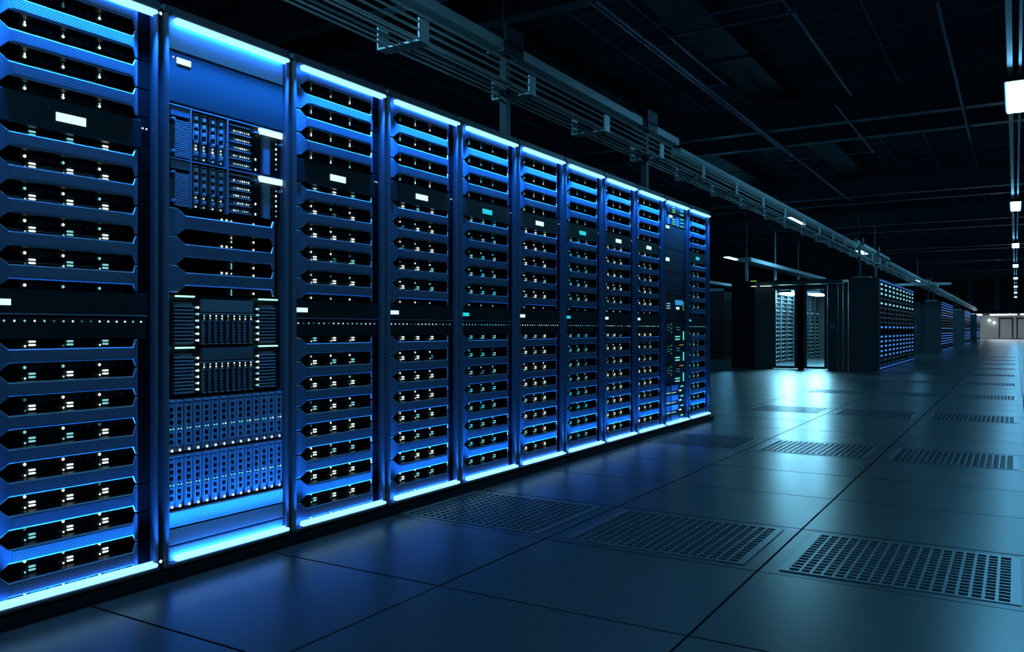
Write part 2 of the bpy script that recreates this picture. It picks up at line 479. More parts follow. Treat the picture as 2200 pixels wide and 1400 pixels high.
# rack frame meshes (local origin: front left foot, x outward, y along the row)
def post_mesh(y0, y1, face=1):
    m = MB(); n = 8; xc, yc = -0.016, (y0+y1)/2; ry = (y1-y0)/2; rx = 0.016
    pts = [(-0.06, y0), (xc, y0)]
    for i in range(1, n):
        t = math.pi*(1 - i/n)
        pts.append((xc + rx*math.sin(t), yc + ry*math.cos(t)))
    pts += [(xc, y1), (-0.06, y1)]
    k = len(pts)
    vs = [(p[0], p[1], 0.055) for p in pts] + [(p[0], p[1], RH-0.03) for p in pts]
    fs = [(i, (i+1) % k, k+(i+1) % k, k+i) for i in range(k)] + [tuple(range(k-1,-1,-1)), tuple(range(k, 2*k))]
    return m.add(vs, fs, 'post').mesh('post')
post_l, post_r = post_mesh(0.001, 0.028), post_mesh(0.622, 0.643)
top_me = MB().box(-1.0, 0.002, 0, RW, RH-0.03, RH, 'frame').box(-0.03, 0.006, 0.025, 0.63, 2.196, 2.203, 'post').mesh('top_panel')
base_me = MB().box(-1.0, 0.0, 0.0, RW, 0.055, 0.066, 'frame').box(-0.02, 0.004, 0.025, 0.63, 0.064, 0.070, 'post').mesh('base_rail')
side_me = MB().box(-1.0, -0.055, 0, 0.012, 0.06, RH-0.03, 'cavity').mesh('side_panel')
back_me = MB().box(-1.0, -0.985, 0.012, RW-0.012, 0.06, RH-0.03, 'black').mesh('back_panel')
fill_me = MB()
for i in range(20):
    fill_me.box(-0.10, -0.028, 0.566, 0.621, 0.075 + i*0.107, 0.075 + (i+1)*0.107 - 0.004, 'cavity')
fill_me = fill_me.mesh('cable_manager')
strip_t = MB().bar(U0, U1, 0.006, 0.026, 2.173, 2.1885, 'strip').wedge(0.000, 0.0055, U0+0.008, U1-0.008, 2.1885, 2.166).mesh('light_strip')
strip_b = MB().bar(U0, U1, 0.006, 0.026, 0.079, 0.0945, 'strip').wedge(0.000, 0.0055, U0+0.008, U1-0.008, 0.079, 0.1015).mesh('light_strip')
slit_me = MB().box(-0.08, -0.035, RW, PITCH, 0.05, RH, 'cavity').mesh('joint_cover')
slit_led = MB().disc(-0.010, 0.654, 2.196, 0.007, 'led_white').box(-0.04, -0.010, 0.648, 0.660, 2.188, 2.204, 'frame').mesh('joint_light')
slit_led2 = MB().disc(-0.010, 0.654, 0.086, 0.007, 'led_white').box(-0.04, -0.010, 0.648, 0.660, 0.078, 0.094, 'frame').mesh('joint_light')

def make_rack(k, label):
    o = empty('server_rack', (FACE, T0 + PITCH*(k-1), 0), label, 'server rack', 'racks of the front row')
    ob('post', post_l, o); ob('post', post_r, o)
    ob('top_panel', top_me, o); ob('base_rail', base_me, o)
    ob('side_panel', side_me, o); ob('side_panel', side_me, o, (0, RW-0.012, 0)); ob('back_panel', back_me, o)
    a = ob('light_strip', strip_t, o); a['label'] = 'glowing blue light strip along the rack top'
    a = ob('light_strip', strip_b, o); a['label'] = 'glowing blue light strip along the rack foot'
    for q, (z, up) in enumerate(((2.163, -1), (0.105, 1))):
        li = bpy.data.lights.new('strip_fill_lamp', 'AREA')  # unseen area lamp added to carry the strip's light further along the equipment
        li.shape = 'RECTANGLE'; li.size = 0.64; li.size_y = 0.012
        li.energy = STRIP_WATT * (1.0 if up < 0 else 0.45); li.color = (0.010, 0.19, 1.0)
        li.spread = math.radians(STRIP_SPREAD)
        lo = ob('strip_fill_lamp', li, o, (0.019, (U0+U1)/2, z))
        d = Vector((-math.sin(math.radians(STRIP_TILT)), 0, up*math.cos(math.radians(STRIP_TILT))))
        zax = -d; xax = Vector((0, 1, 0)); yax = zax.cross(xax)
        from mathutils import Matrix
        lo.rotation_euler = Matrix((xax, yax, zax)).transposed().to_euler()
    ob('joint_cover', slit_me, o)
    if k != 2 and k != 10: ob('cable_manager', fill_me, o)
    if k == 1: ob('joint_light', slit_led, o); ob('joint_light', slit_led2, o)
    return o

# ---- server with hexagonal slots (local origin: rack foot corner, z centred on the unit)
def bezel_mesh(hu, st):
    """st: stations (u, half height, x of the front)"""
    m = MB(); vs = []; fs = []; xb = XS - 0.01
    for u, hh, xf in st:
        e = min(0.005, hh*0.2)
        vs += [(xb,u,-hh),(xf-e,u,-hh),(xf,u,-hh+e),(xf,u,hh-e),(xf-e,u,hh),(xb,u,hh)]
    edge_glint = []; shade_faces = []
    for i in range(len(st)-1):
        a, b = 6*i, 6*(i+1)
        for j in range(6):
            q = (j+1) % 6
            (edge_glint if j in (1, 3) else shade_faces if j in (0, 4) else fs).append((a+j, b+j, b+q, a+q))  # edges lightened as highlights, tops and undersides blackened as shade
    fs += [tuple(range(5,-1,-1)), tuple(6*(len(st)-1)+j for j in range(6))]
    return m.add([(x_,y_,z_) for x_,y_,z_ in vs], [f[::-1] for f in fs], 'bezel').add(vs, [f[::-1] for f in edge_glint], 'edge_glint').add(vs, [f[::-1] for f in shade_faces], 'black').mesh('bezel')
HU = 0.109
st_std = [(0.030, 0.0525, -0.018), (0.064, 0.0525, -0.018), (0.090, 0.0245, -0.004), (0.535, 0.0245, -0.004), (0.553, 0.0525, -0.018), (0.562, 0.0525, -0.018)]
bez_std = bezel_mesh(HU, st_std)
body_std = MB().box(-0.75, XS, 0.030, 0.562, -0.0538, 0.0538, 'black').mesh('body')
gril_std = MB().box(-0.006, -0.0028, 0.100, 0.526, -0.0165, 0.0165, 'grille').mesh('grille')
bay = MB()
bay.box(XS, XS+0.006, 0, 0.104, -0.0515, -0.0490, 'detail')
bay.box(XS, XS+0.004, 0.006, 0.058, -0.0475, -0.030, 'grille_dark')
bay.box(XS, XS+0.008, 0.066, 0.069, -0.0475, -0.031, 'detail').box(XS, XS+0.008, 0.084, 0.087, -0.0475, -0.031, 'detail')
bay.box(XS, XS+0.005, 0.071, 0.082, -0.045, -0.034, 'fin')
bay.box(XS, XS+0.007, 0.092, 0.104, -0.0515, -0.0300, 'frame')
bay_me = bay.mesh('drive_bay')
rail_me = MB()
for z in (0.036, 0.0425):
    rail_me.box(XS, XS+0.007, 0, 0.085, z, z+0.0016, 'detail')
rail_me = rail_me.mesh('vent_rail')
DASH = (0.194, 0.326, 0.459); DOT = (0.170, 0.302, 0.437)
LEDM = {}
def led(kind, mt, x=0.0):
    key = (kind, mt)
    if key not in LEDM:
        m = MB()
        if kind == 'dot': m.disc(0, 0, 0, 0.0058, mt)
        elif kind == 'small': m.disc(0, 0, 0, 0.004, mt)
        elif kind == 'tiny': m.disc(0, 0, 0, 0.0028, mt, 6)
        elif kind == 'dashes': m.bar(-0.0125, 0.0125, 0, 0.002, 0.004, 0.0108, mt, 3).bar(-0.0125, 0.0125, 0, 0.002, -0.0075, -0.0007, mt, 3)
        elif kind == 'dash': m.bar(-0.0125, 0.0125, 0, 0.002, -0.0036, 0.0036, mt, 3)
        LEDM[key] = m.mesh('status_light')
    return LEDM[key]
def pick(w, mts, rng): return rng.choices(mts, w)[0]

def make_server(k, z, label, group, hue, rng, top):
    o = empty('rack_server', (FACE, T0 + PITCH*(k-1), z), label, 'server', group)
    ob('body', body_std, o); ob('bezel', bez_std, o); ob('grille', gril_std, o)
    for u in (0.073, 0.205, 0.339):
        ob('drive_bay', bay_me, o, (0, u + 0.112, 0))
    for u in (0.075, 0.205, 0.335): ob('vent_rail', rail_me, o, (0, u, 0))
    for n in range(3):
        mt = pick((6, 3, 1.2), hue, rng)
        ob('power_light', led('dot', mt), o, (XS+0.006, DOT[n], -0.040))
        if top: ob('power_light', led('small', pick((3, 3, 4), hue, rng)), o, (XS+0.006, DOT[n], -0.0305))
        if top: continue
        ob('activity_light', led('dashes', pick((6, 3, 0.5), hue, rng)), o, (XS+0.006, DASH[n], 0.0400))
        ob('alarm_light', led('small', pick((6, 2, 1), hue, rng)), o, (XS+0.008, DOT[n], 0.0322))
    return o

WHITE = ['led_white', 'led_mid', 'led_dim']
CYAN = ['led_mid', 'led_cyan', 'led_dim']
blank_me = MB().cbox(-0.06, XP, 0.030, 0.573, 1.664, 1.770, 0.002, 'panel_dark') if False else None
mat('panel_strip_lit', (0.34, 0.44, 0.56), 0.42, noise=0.05, nscale=5)  # base colour lightened to make up for missing strip light
mat('panel_shaded', (0.030, 0.034, 0.040), 0.4, noise=0.06, nscale=5)  # base colour darkened to paint the strip light fading out
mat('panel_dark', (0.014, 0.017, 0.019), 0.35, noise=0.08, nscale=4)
blank_me = MB().cbox(-0.06, XP, 0.030, 0.574, 1.6625, 1.7685, 0.002, 'panel_dark').mesh('front_plate')
low_me = MB().cbox(-0.06, XP, 0.030, 0.60, 1.034, 1.113, 0.002, 'panel_dark').cbox(-0.06, XP-0.008, 0.030, 0.60, 0.947, 1.030, 0.002, 'panel_dark').box(XP-0.008, XP+0.001, 0.03, 0.6, 1.029, 1.033, 'detail').mesh('front_plate')
scr = {}
def screen(k, y0, y1, z0, z1, mt, parent, x=XP):
    ob('display', MB().box(x-0.001, x+0.003, y0, y1, z0, z1, mt).mesh('display'), parent)

def std_rack(k):
    rng = random.Random(100 + k)
    nm = ORD[k]
    hue = CYAN if k in (5, 7) else WHITE
    if k == 11: hue = ['led_mid', 'led_cyan', 'led_dim']
    sm = 'screen_cyan' if k in (5, 7, 11) else 'screen_white'
    zt = [2.1565 - 0.1072*i for i in range(4)]
    zm = [1.6055 - 0.109*i for i in range(5)]
    zb = [0.8905 - 0.1092*i for i in range(8)]
    rk = 'leftmost front rack' if k == 1 else '%s front rack' % nm
    i = 0
    for z in zt:
        i += 1
        make_server(k, z, 'server with drive bays, %s from the top, above the display, in the %s' % (ORD[i], rk), 'upper servers', hue, rng, True)
    for j, z in enumerate(zm):
        make_server(k, z, 'server %s below the display panel in the %s' % (ORD[j+1], rk), 'middle servers', hue, rng, False)
    for j, z in enumerate(zb):
        make_server(k, z, 'server %s below the row of dots in the %s' % (ORD[j+1], rk), 'lower servers', hue, rng, False)
    Yk = T0 + PITCH*(k-1)
    o = empty('display_panel', (FACE, Yk, 0), 'dark blank panel with a glowing %s display in the %s' % ('cyan' if 'cyan' in sm else 'white', rk), 'panel', 'display panels')
    ob('front_plate', blank_me, o)
    screen(k, 0.250, 0.356, 1.697, 1.7265, sm, o)
    for q in (0.588, 0.604): ob('status_light', led('small', hue[0]), o, (-0.026, q, 1.742))
    o = empty('patch_panel', (FACE, Yk, 0), 'dark panel with a row of tiny lights at mid height of the %s' % rk, 'panel', 'light dot panels')
    ob('front_plate', low_me, o)
    screen(k, 0.034, 0.100, 1.059, 1.0795, sm, o)
    for q in range(17):
        ob('port_light', led('small', pick((5, 3, 2), hue, rng)), o, (XP-0.007, 0.050 + q*0.0330, 1.008))

# ---- second rack: mixed chassis
def panel_thing(k, z0, z1, label, name='blank_panel', y1=0.617, mt='panel_strip_lit'):
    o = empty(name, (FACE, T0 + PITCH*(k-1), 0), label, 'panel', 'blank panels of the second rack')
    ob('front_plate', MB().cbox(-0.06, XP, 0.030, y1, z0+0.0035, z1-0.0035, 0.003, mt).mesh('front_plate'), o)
    return o

def upper_chassis(k, zt, zb, label):
    o = empty('drive_chassis', (FACE, T0 + PITCH*(k-1), 0), label, 'server', 'drive chassis of the second rack')
    s = lambda u: u*0.9912 - 0.0177
    H = zt - zb; rng = random.Random(int(zt*1000))
    ob('body', MB().box(-0.7, XP-0.022, 0.030, 0.617, zb+0.001, zt-0.001, 'black').mesh('body'), o)
    ob('case_frame', MB().box(-0.05, XP, 0.03, 0.617, zt-0.006, zt-0.001, 'detail').box(-0.05, XP, s(.146), s(.152), zb, zt-0.006, 'detail').box(-0.05, XP, s(.328), s(.335), zb, zt-0.006, 'detail').mesh('case_frame'), o)
    ob('mesh_plate', MB().box(XP-0.02, XP-0.002, s(.056), s(.144), zt-0.043, zt-0.010, 'grille').mesh('mesh_plate'), o)
    f = ob('fin_grille', MB().box(XP-0.022, XP-0.016, s(.056), s(.146), zb+0.004, zt-0.050, 'frame').mesh('fin_grille'), o)
    n = 20; a, b = zb+0.006, zt-0.056
    fm = MB().box(XP-0.016, XP-0.003, s(.076), s(.143), 0, (b-a)/n*0.5, 'fin').mesh('fin')
    for i in range(n): ob('fin', fm, f, (0, 0, a + (b-a)*i/n))
    ob('latch', MB().cbox(XP-0.02, XP+0.008, s(.056), s(.072), zt-0.062, zt-0.054, 0.002, 'fin').cbox(XP-0.02, XP+0.008, s(.056), s(.072), zb+0.018, zb+0.028, 0.002, 'fin').mesh('latch'), o)
    for c in ((.164,.191), (.201,.231), (.244,.276), (.285,.317)):
        y0_, y1_ = s(c[0]), s(c[1]); ym = (y0_+y1_)/2
        d = ob('drive_module', MB().box(XP-0.022, XP-0.012, y0_, y1_, zb+0.008, zt-0.014, 'frame')
               .box(XP-0.012, XP-0.006, y0_, y0_+0.003, zt-0.120, zt-0.014, 'detail').box(XP-0.012, XP-0.006, y1_-0.003, y1_, zt-0.120, zt-0.014, 'detail')
               .box(XP-0.012, XP-0.006, y0_, y1_, zt-0.017, zt-0.014, 'fin').mesh('drive_module'), o)
        for i in range(3):
            zc = zt - 0.034 - i*0.030
            ob('port', MB().cbox(XP-0.012, XP-0.002, ym-0.008, ym+0.008, zc-0.009, zc+0.009, 0.003, 'fin').mesh('port'), d)
        ob('handle', MB().cbox(XP-0.012, XP, ym-0.009, ym+0.009, zt-0.135, zt-0.122, 0.003, 'detail').cbox(XP-0.012, XP, ym-0.009, ym+0.009, zb+0.022, zb+0.040, 0.004, 'detail').mesh('handle'), d)
        for zc, kd in ((zt-0.144, 'small'), (zt-0.158, 'dot'), (zb+0.012, 'small')):
            ob('status_light', led(kd, pick((5, 2, 1), WHITE, rng)), d, (XP-0.008, ym, zc))
    y0_, y1_ = s(.345), s(.458)
    p = ob('light_board', MB().box(XP-0.022, XP-0.014, y0_-0.004, y1_+0.004, zb+0.006, zt-0.010, 'frame').mesh('light_board'), o)
    for r in range(6):
        z = zt - 0.022 - r*(H-0.034)/5
        ob('shelf', MB().box(XP-0.014, XP-0.002, y0_, y1_, z-0.0018, z+0.0018, 'fin').mesh('shelf'), p)
        if r < 5:
            for q in range(8):
                ob('status_light', led(rng.choice(('small', 'tiny', 'tiny', 'small')), pick((5, 2, 1), WHITE, rng)), p, (XP-0.010, y0_+0.026 + q*0.0112, z - 0.022))
    ob('display', MB().box(XP-0.01, XP+0.002, s(.503), s(.634), zt-0.030, zt-0.005, 'screen_white').mesh('display'), o)
    ob('display_mount', MB().box(XP-0.02, XP, s(.470), s(.500), zt-0.034, zt-0.024, 'detail').mesh('display_mount'), o)
    ob('side_grille', MB().box(XP-0.02, XP-0.004, s(.526), s(.565), zb+0.006, zt-0.036, 'grille_dark').mesh('side_grille'), o)
    for z in (zb+0.062, zb+0.018): ob('status_light', led('dot', 'led_white'), o, (XP-0.008, s(.486), z))
    for q in range(6): ob('status_light', led('dot' if q in (1, 2, 3) else 'small', WHITE[0 if q in (1, 3) else 1]), o, (XP-0.008, s(.604), zt-0.058 - q*0.0225))
    ob('clip', MB().cbox(XP-0.02, XP+0.003, s(.626), s(.634), zt-0.062, zt-0.052, 0.002, 'fin').mesh('clip'), o)

def lower_chassis(k, zt, zb, label, lit):
    o = empty('blade_chassis', (FACE, T0 + PITCH*(k-1), 0), label, 'server', 'blade chassis of the second rack')
    s = lambda u: u*0.9912 - 0.0177
    H = zt - zb; rng = random.Random(int(zt*1000)+5)
    ob('body', MB().box(-0.7, XP-0.022, 0.030, 0.617, zb+0.001, zt-0.001, 'black').mesh('body'), o)
    for a, b in ((.076, .166), (.497, .606)):
        ob('light_bar', MB().bar(s(a), s(b), XP-0.004, XP+0.003, zt-0.011, zt-0.004, 'bar_green').mesh('light_bar'), o)
    for a, b in ((.076, .165), (.509, .598)):
        f = ob('fin_stack', MB().box(XP-0.022, XP-0.014, s(a), s(b), zb+0.004, zt-0.030, 'frame').mesh('fin_stack'), o)
        n = 11
        for i in range(n):
            z = zb + 0.010 + i*(H-0.045)/n
            ob('fin', MB().box(XP-0.014, XP-0.003, s(a), s(b), z, z+0.005, 'fin').mesh('fin'), f)
            if i % 2 == 0:
                ob('port_row', MB().box(XP-0.013, XP-0.010, s(a)+0.02, s(b)-0.008, z+0.008, z+0.012, 'grille_dark').mesh('port_row'), f)
    for u in (.179, .491):
        for q in range(6):
            z = zt - 0.050 - q*(H-0.066)/5.2
            ob('status_light', led('small', pick((5, 3, 0), WHITE, rng)), o, (XP-0.008, s(u), z))
            ob('status_light', led('dot', pick((6, 2, 0), WHITE, rng)), o, (XP-0.008, s(u+0.010), z))
    gt = zt - (0.012 if not lit else 0.006)
    ob('top_grille', MB().box(XP-0.02, XP-0.004, s(.206), s(.470), gt-0.055, gt-0.004, 'grille' if lit else 'grille_dark').box(XP-0.02, XP-0.002, s(.203), s(.473), gt-0.064, gt-0.060, 'fin').mesh('top_grille'), o)
    for q, u in enumerate((.218, .248, .278, .308, .339, .371, .400, .430, .461)):
        y = s(u); zt2 = gt-0.088
        d = ob('blade', MB().box(XP-0.022, XP-0.012, y-0.009, y+0.009, zb+0.004, zt2, 'frame').box(XP-0.012, XP-0.006, y-0.007, y-0.0045, zb+0.012, zt2-0.004, 'detail')
               .box(XP-0.012, XP-0.005, y-0.008, y+0.008, zb+0.004, zb+0.009, 'fin').box(XP-0.012, XP-0.005, y-0.006, y+0.006, zt2-0.006, zt2-0.001, 'fin').mesh('blade'), o)
        pm = MB()
        for i in range(6):
            z = zb + 0.018 + i*(zt2-zb-0.032)/6
            pm.box(XP-0.012, XP-0.007, y-0.002, y+0.005, z, z+0.006, 'detail')
        ob('port', pm.mesh('port'), d)
        for z in (zt2+0.006, zt2+0.017): ob('status_light', led('small', pick((5, 3, 1), WHITE, rng)), d, (XP-0.008, y, z))

def blade_row(k, zt, zb, n0, where):
    s = lambda u: u*0.9912 - 0.0177
    us = (.057, .093, .136, .179, .222, .265, .309, .354, .396, .439, .483, .526, .568, .613)
    H = zt - zb
    bm = MB().cbox(-0.5, XP-0.004, -0.0175, 0.0175, zb+0.004, zt-0.004, 0.003, 'panel').mesh('body')
    fm = MB().box(XP-0.004, XP+0.001, -0.0145, -0.010, zb+0.03, zt-0.02, 'fin').box(XP-0.004, XP+0.001, 0.010, 0.0145, zb+0.03, zt-0.02, 'fin').box(XP-0.004, XP+0.003, -0.016, 0.016, zt-0.014, zt-0.008, 'fin').mesh('side_rib')
    pm = MB()
    for i in range(13):
        z = zb + 0.028 + i*(H-0.05)/13
        pm.cbox(XP-0.0045, XP+0.002, -0.0065, 0.0065, z, z+0.0095, 0.002, 'cavity' if i % 2 else 'detail')
    pm = pm.mesh('port_column')
    rng = random.Random(int(zb*999))
    for q, u in enumerate(us):
        o = empty('blade_server', (FACE, T0 + PITCH*(k-1) + s(u) + 0.002, 0), 'narrow upright blade server in the %s blade row, %s from left' % (where, ORD[q+1]), 'server', 'blade servers of the second rack')
        ob('body', bm, o); ob('side_rib', fm, o); ob('port_column', pm, o)
        ob('power_light', led('dot', 'led_white'), o, (XP+0.001, 0.002, zb+0.012))
        for e in (-0.006, 0.006): ob('status_light', led('small', pick((4, 4, 1), ['led_teal', 'led_mid', 'led_white'], rng)), o, (XP+0.002, e, zb + H*0.447))

def mixed_rack(k):
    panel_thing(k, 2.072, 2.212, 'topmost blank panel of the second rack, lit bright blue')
    o = panel_thing(k, 1.866, 2.072, 'wide blank panel with small display near its left end, second rack', mt='panel_shaded')
    screen(k, 0.063, 0.128, 2.026, 2.049, 'screen_white', o)
    ob('status_light', led('small', 'led_white'), o, (XP, 0.049, 2.046))
    upper_chassis(k, 1.864, 1.656, 'drive chassis with fins and glowing display, upper of two, second rack')
    upper_chassis(k, 1.655, 1.462, 'drive chassis with fins and glowing display, lower of two, second rack')
    st = [(0.030, 0.055, -0.018), (0.072, 0.055, -0.018), (0.099, 0.027, -0.004), (0.540, 0.027, -0.004), (0.560, 0.055, -0.018), (0.570, 0.055, -0.018)]
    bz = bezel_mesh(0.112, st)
    bd = MB().box(-0.75, XS, 0.030, 0.60, -0.0555, 0.0555, 'black').mesh('body')
    rng = random.Random(55)
    for i in range(3):
        zc = 1.404 - i*0.1125
        o = empty('rack_server', (FACE, T0 + PITCH*(k-1), zc), 'dark server with dotted lights, %s of three in the second rack' % ORD[i+1], 'server', 'plain servers of the second rack')
        ob('body', bd, o); ob('bezel', bz, o)
        for u in (0.317, 0.342): ob('status_light', led('dot', 'led_white'), o, (XS+0.006, u, 0.038))
        ob('status_light', led('small', 'led_white'), o, (XS+0.006, 0.367, 0.038))
        for q in range(3): ob('status_light', led('small', pick((2, 4, 1), WHITE, rng)), o, (XS+0.006, 0.367, -0.034 - q*0.009))
        ob('status_light', led('dot', 'led_white'), o, (XS+0.006, 0.487, 0.036))
        ob('status_light', led('dot', 'led_white'), o, (XS+0.006, 0.487, -0.043))
    lower_chassis(k, 1.060, 0.862, '', False) if False else None
    lower_chassis(k, 1.062+0.056, 0.914, 'blade chassis with green light bars and dark top grille, second rack', False)
    lower_chassis(k, 0.914, 0.716, 'blade chassis with green light bars and bright mesh grille, second rack', True)
    blade_row(k, 0.708, 0.492, 0, 'upper')
    blade_row(k, 0.490, 0.272, 0, 'lower')
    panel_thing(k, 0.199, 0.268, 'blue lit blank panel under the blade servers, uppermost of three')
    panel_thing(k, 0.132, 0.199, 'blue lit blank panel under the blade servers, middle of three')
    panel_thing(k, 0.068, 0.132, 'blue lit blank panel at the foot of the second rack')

# ---- tenth rack: switches
def switch_rack(k):
    s = lambda u: (u + 7.326)*0.9912 - 7.326
    Yk = T0 + PITCH*(k-1)
    def unit(name, z0, z1, label, mt='panel_dark'):
        o = empty(name, (FACE, Yk, 0), label, 'network device', 'devices of the tenth rack')
        ob('front_plate', MB().cbox(-0.5, XP, 0.030, 0.616, z0+0.002, z1-0.002, 0.002, mt).mesh('front_plate'), o)
        return o
    def rect(o, n, u0, u1, z0, z1, mt, d=0.004):
        ob(n, MB().box(XP-0.002, XP+d, s(u0), s(u1), z0, z1, mt).mesh(n), o)
    for i, zt in enumerate((2.20, 2.085)):
        zb = zt - 0.112
        o = unit('network_switch', zb, zt, 'network switch with green lights at the top of the tenth rack, %s of two' % ('upper', 'lower')[i])
        rect(o, 'display', .212, .293, zt-0.038, zt-0.016, 'screen_cyan' if i == 0 else 'screen_white')
        rect(o, 'port_block', .150, .225, zb+0.006, zb+0.070, 'bezel')
        rect(o, 'port_block', .390, .475, zb+0.008, zt-0.016, 'bezel')
        for j in range(3): rect(o, 'status_light', .300, .372, zb+0.016+j*0.022, zb+0.025+j*0.022, ('led_green', 'led_teal', 'led_mid')[j])
        for j in range(3): rect(o, 'status_light', .515, .605, zb+0.014+j*0.034, zb+0.022+j*0.034, 'led_teal')
    z = 1.971
    for i in range(3):
        zb = z - 0.222
        o = unit('blank_panel', zb, z, 'dark blank panel in the tenth rack, %s from the top' % ORD[i+1])
        if i < 2: rect(o, 'display', .127, .212, zb + (0.188 if i == 0 else 0.10), zb + (0.214 if i == 0 else 0.132), 'screen_white' if i else 'bar_green')
        z = zb
    o = unit('control_unit', 1.06, 1.303, 'control unit with a blue screen at mid height of the tenth rack')
    rect(o, 'display', .381, .584, 1.216, 1.264, 'screen_blue')
    rect(o, 'status_light', .412, .485, 1.173, 1.197, 'screen_white')
    for j in range(3): rect(o, 'status_light', .150, .235, 1.176+j*0.022, 1.184+j*0.022, 'led_mid')
    for j in range(4): rect(o, 'status_light', .598, .618, 1.170+j*0.022, 1.178+j*0.022, 'led_green')
    for i in range(3):
        zt = 1.058 - i*0.203; zb = zt - 0.203
        o = unit('network_switch', zb, zt, 'network switch with green dots and upright bar, %s of three, tenth rack' % ORD[i+1])
        for j in range(3):
            ob('status_light', led('dot', 'led_green'), o, (XP+0.001, s(.277), zt-0.030-j*0.039))
            rect(o, 'status_light', .165, .235, zt-0.042-j*0.024, zt-0.036-j*0.024, 'led_dim')
        for j in range(2):
            rect(o, 'status_light', .381, .50, zt-0.156-j*0.026, zt-0.144-j*0.026, 'led_mid' if j else 'led_teal')
            rect(o, 'status_light', .415, .505, zt-0.064-j*0.023, zt-0.056-j*0.023, 'led_dim')
        rect(o, 'light_bar', .603, .622, zt-0.186, zt-0.100, 'led_teal')
        if i: rect(o, 'status_light', .50, .61, zt-0.034, zt-0.025, 'led_orange')
    for i in range(4):
        zt = 0.447 - i*0.0945; zb = zt - 0.0945
        o = unit('network_switch', zb, zt, 'blue lit switch at the foot of the tenth rack, %s of four' % ORD[i+1])
        rect(o, 'port_block', .140, .235, zb+0.030, zt-0.006, 'bezel'); rect(o, 'port_block', .27, .45, zb+0.034, zt-0.008, 'detail')
        rect(o, 'status_light', .145, .235, zb+0.014, zb+0.024, 'led_mid'); rect(o, 'status_light', .27, .40, zb+0.013, zb+0.021, 'led_mid')
        rect(o, 'status_light', .53, .60, zt-0.034, zt-0.022, 'led_teal'); rect(o, 'status_light', .49, .545, zb+0.022, zb+0.034, 'led_white')

rack_labels = {1: 'leftmost front rack of servers, cut by the left edge of the picture',
               2: 'front rack of mixed drive and blade chassis, second from the left',
               10: 'front rack of network switches with green lights, tenth from the left',
               11: 'last front rack at the end of the row, eleventh from the left'}
for k in range(1, 12):
    make_rack(k, rack_labels.get(k, 'tall front rack of servers with blue light strips, %s from the left' % ORD[k]))
    if k == 2: mixed_rack(k)
    elif k == 10: switch_rack(k)
    else: std_rack(k)
o = ob('rack_plinth', MB().box(-1.05, 0.005, 0, 8.76-T0, 0, 0.042, 'black').box(-1.05, -0.03, 0, 8.70-T0, 0.042, 0.055, 'black').mesh('rack_plinth'), None, (FACE, T0, 0),
       'low black plinth running under the whole front rack row', 'plinth')
o = ob('end_panel', MB().box(-1.0, 0, 0, 0.018, 0.05, RH, 'shell').mesh('end_panel'), None, (FACE, T0 + 11*PITCH-0.02, 0),
       'black end panel closing the far end of the front rack row', 'panel')

# ================================================================== AISLE ENCLOSURES FURTHER BACK
BX0, BX1 = -6.2, -2.72
EH = 2.17
BP = 0.762                                   # rack pitch in the enclosures
def far_server_mesh(mt, lit):
    m = MB()
    m.box(-0.05, -0.02, 0.04, BP-0.04, -0.05, 0.05, 'black')
    m.cbox(-0.04, 0.0, 0.06, BP-0.06, -0.020, 0.024, 0.005, 'frame')
    if lit: m.bar(0.25, BP-0.25, 0.0, 0.006, -0.020, 0.022, mt)
    return m.mesh('server')
far_cyan = far_server_mesh('led_pale', True); far_blue = far_server_mesh('led_blue', True); far_dim = far_server_mesh('led_dim', False)
far_teal = far_server_mesh('led_dim', True)
pattern = 'cccdcddddbpbbbbbdd'
far_frame = MB().box(-0.65, -0.05, 0.0, BP, 0.0, EH, 'shell_dark').box(-0.06, 0.004, 0.0, 0.028, 0.03, EH-0.02, 'post').box(-0.06, 0.004, BP-0.012, BP, 0.03, EH-0.02, 'shell_dark').box(-0.06, 0.006, 0.0, BP, EH-0.03, EH, 'frame').box(-0.06, 0.006, 0, BP, 0.0, 0.05, 'frame').mesh('frame')
far_strip_t = MB().bar(0.02, BP-0.02, 0.006, 0.020, EH-0.048, EH-0.034, 'strip_far').mesh('light_strip')
far_strip_b = MB().bar(0.02, BP-0.02, 0.006, 0.020, 0.056, 0.070, 'strip_far').mesh('light_strip')
def bank(style):
    m = MB()
    for i, c in enumerate(pattern):
        z = EH - 0.12 - i*0.1135
        m.cbox(-0.04, 0.0, 0.06, BP-0.06, z-0.020, z+0.024, 0.005, 'black' if style == 'in' else 'frame')
        if style == 'in':
            if i > 7: m.box(-0.001, 0.004, 0.22, 0.30, z-0.012, z+0.012, 'led_teal').box(-0.001, 0.004, 0.46, 0.52, z-0.012, z+0.012, 'led_dim')
            elif i in (0, 5): m.box(-0.001, 0.004, 0.2, 0.5, z-0.012, z+0.012, 'led_mid')
        else:
            if c in 'cb': m.box(-0.001, 0.004, 0.10, BP-0.10, z-0.012, z+0.012, 'led_blue' if c == 'b' else 'led_blue')  # glowing bar painted for bezels lit blue and their blurred dots
    return m.mesh('server_bank')
bank_in, bank_out = bank('in'), bank('out')
ench = ['nearest', 'second', 'third', 'fourth']
def far_rack(x, y, label, group, mode):
    o = empty('server_rack', (x, y, 0), label, 'server rack', group)
    ob('frame', far_frame, o)
    if mode != 'in':
        ob('light_strip', far_strip_t, o); ob('light_strip', far_strip_b, o)
    if mode == 'full':
        for i, c in enumerate(pattern):
            if c == 'p': continue
            me = {'c': far_cyan, 'b': far_blue, 'd': far_dim}[c]
            ob('server', me, o, (0, 0, EH - 0.12 - i*0.1135))
    else:
        ob('server_bank', bank_in if mode == 'in' else bank_out, o)['kind'] = 'stuff'

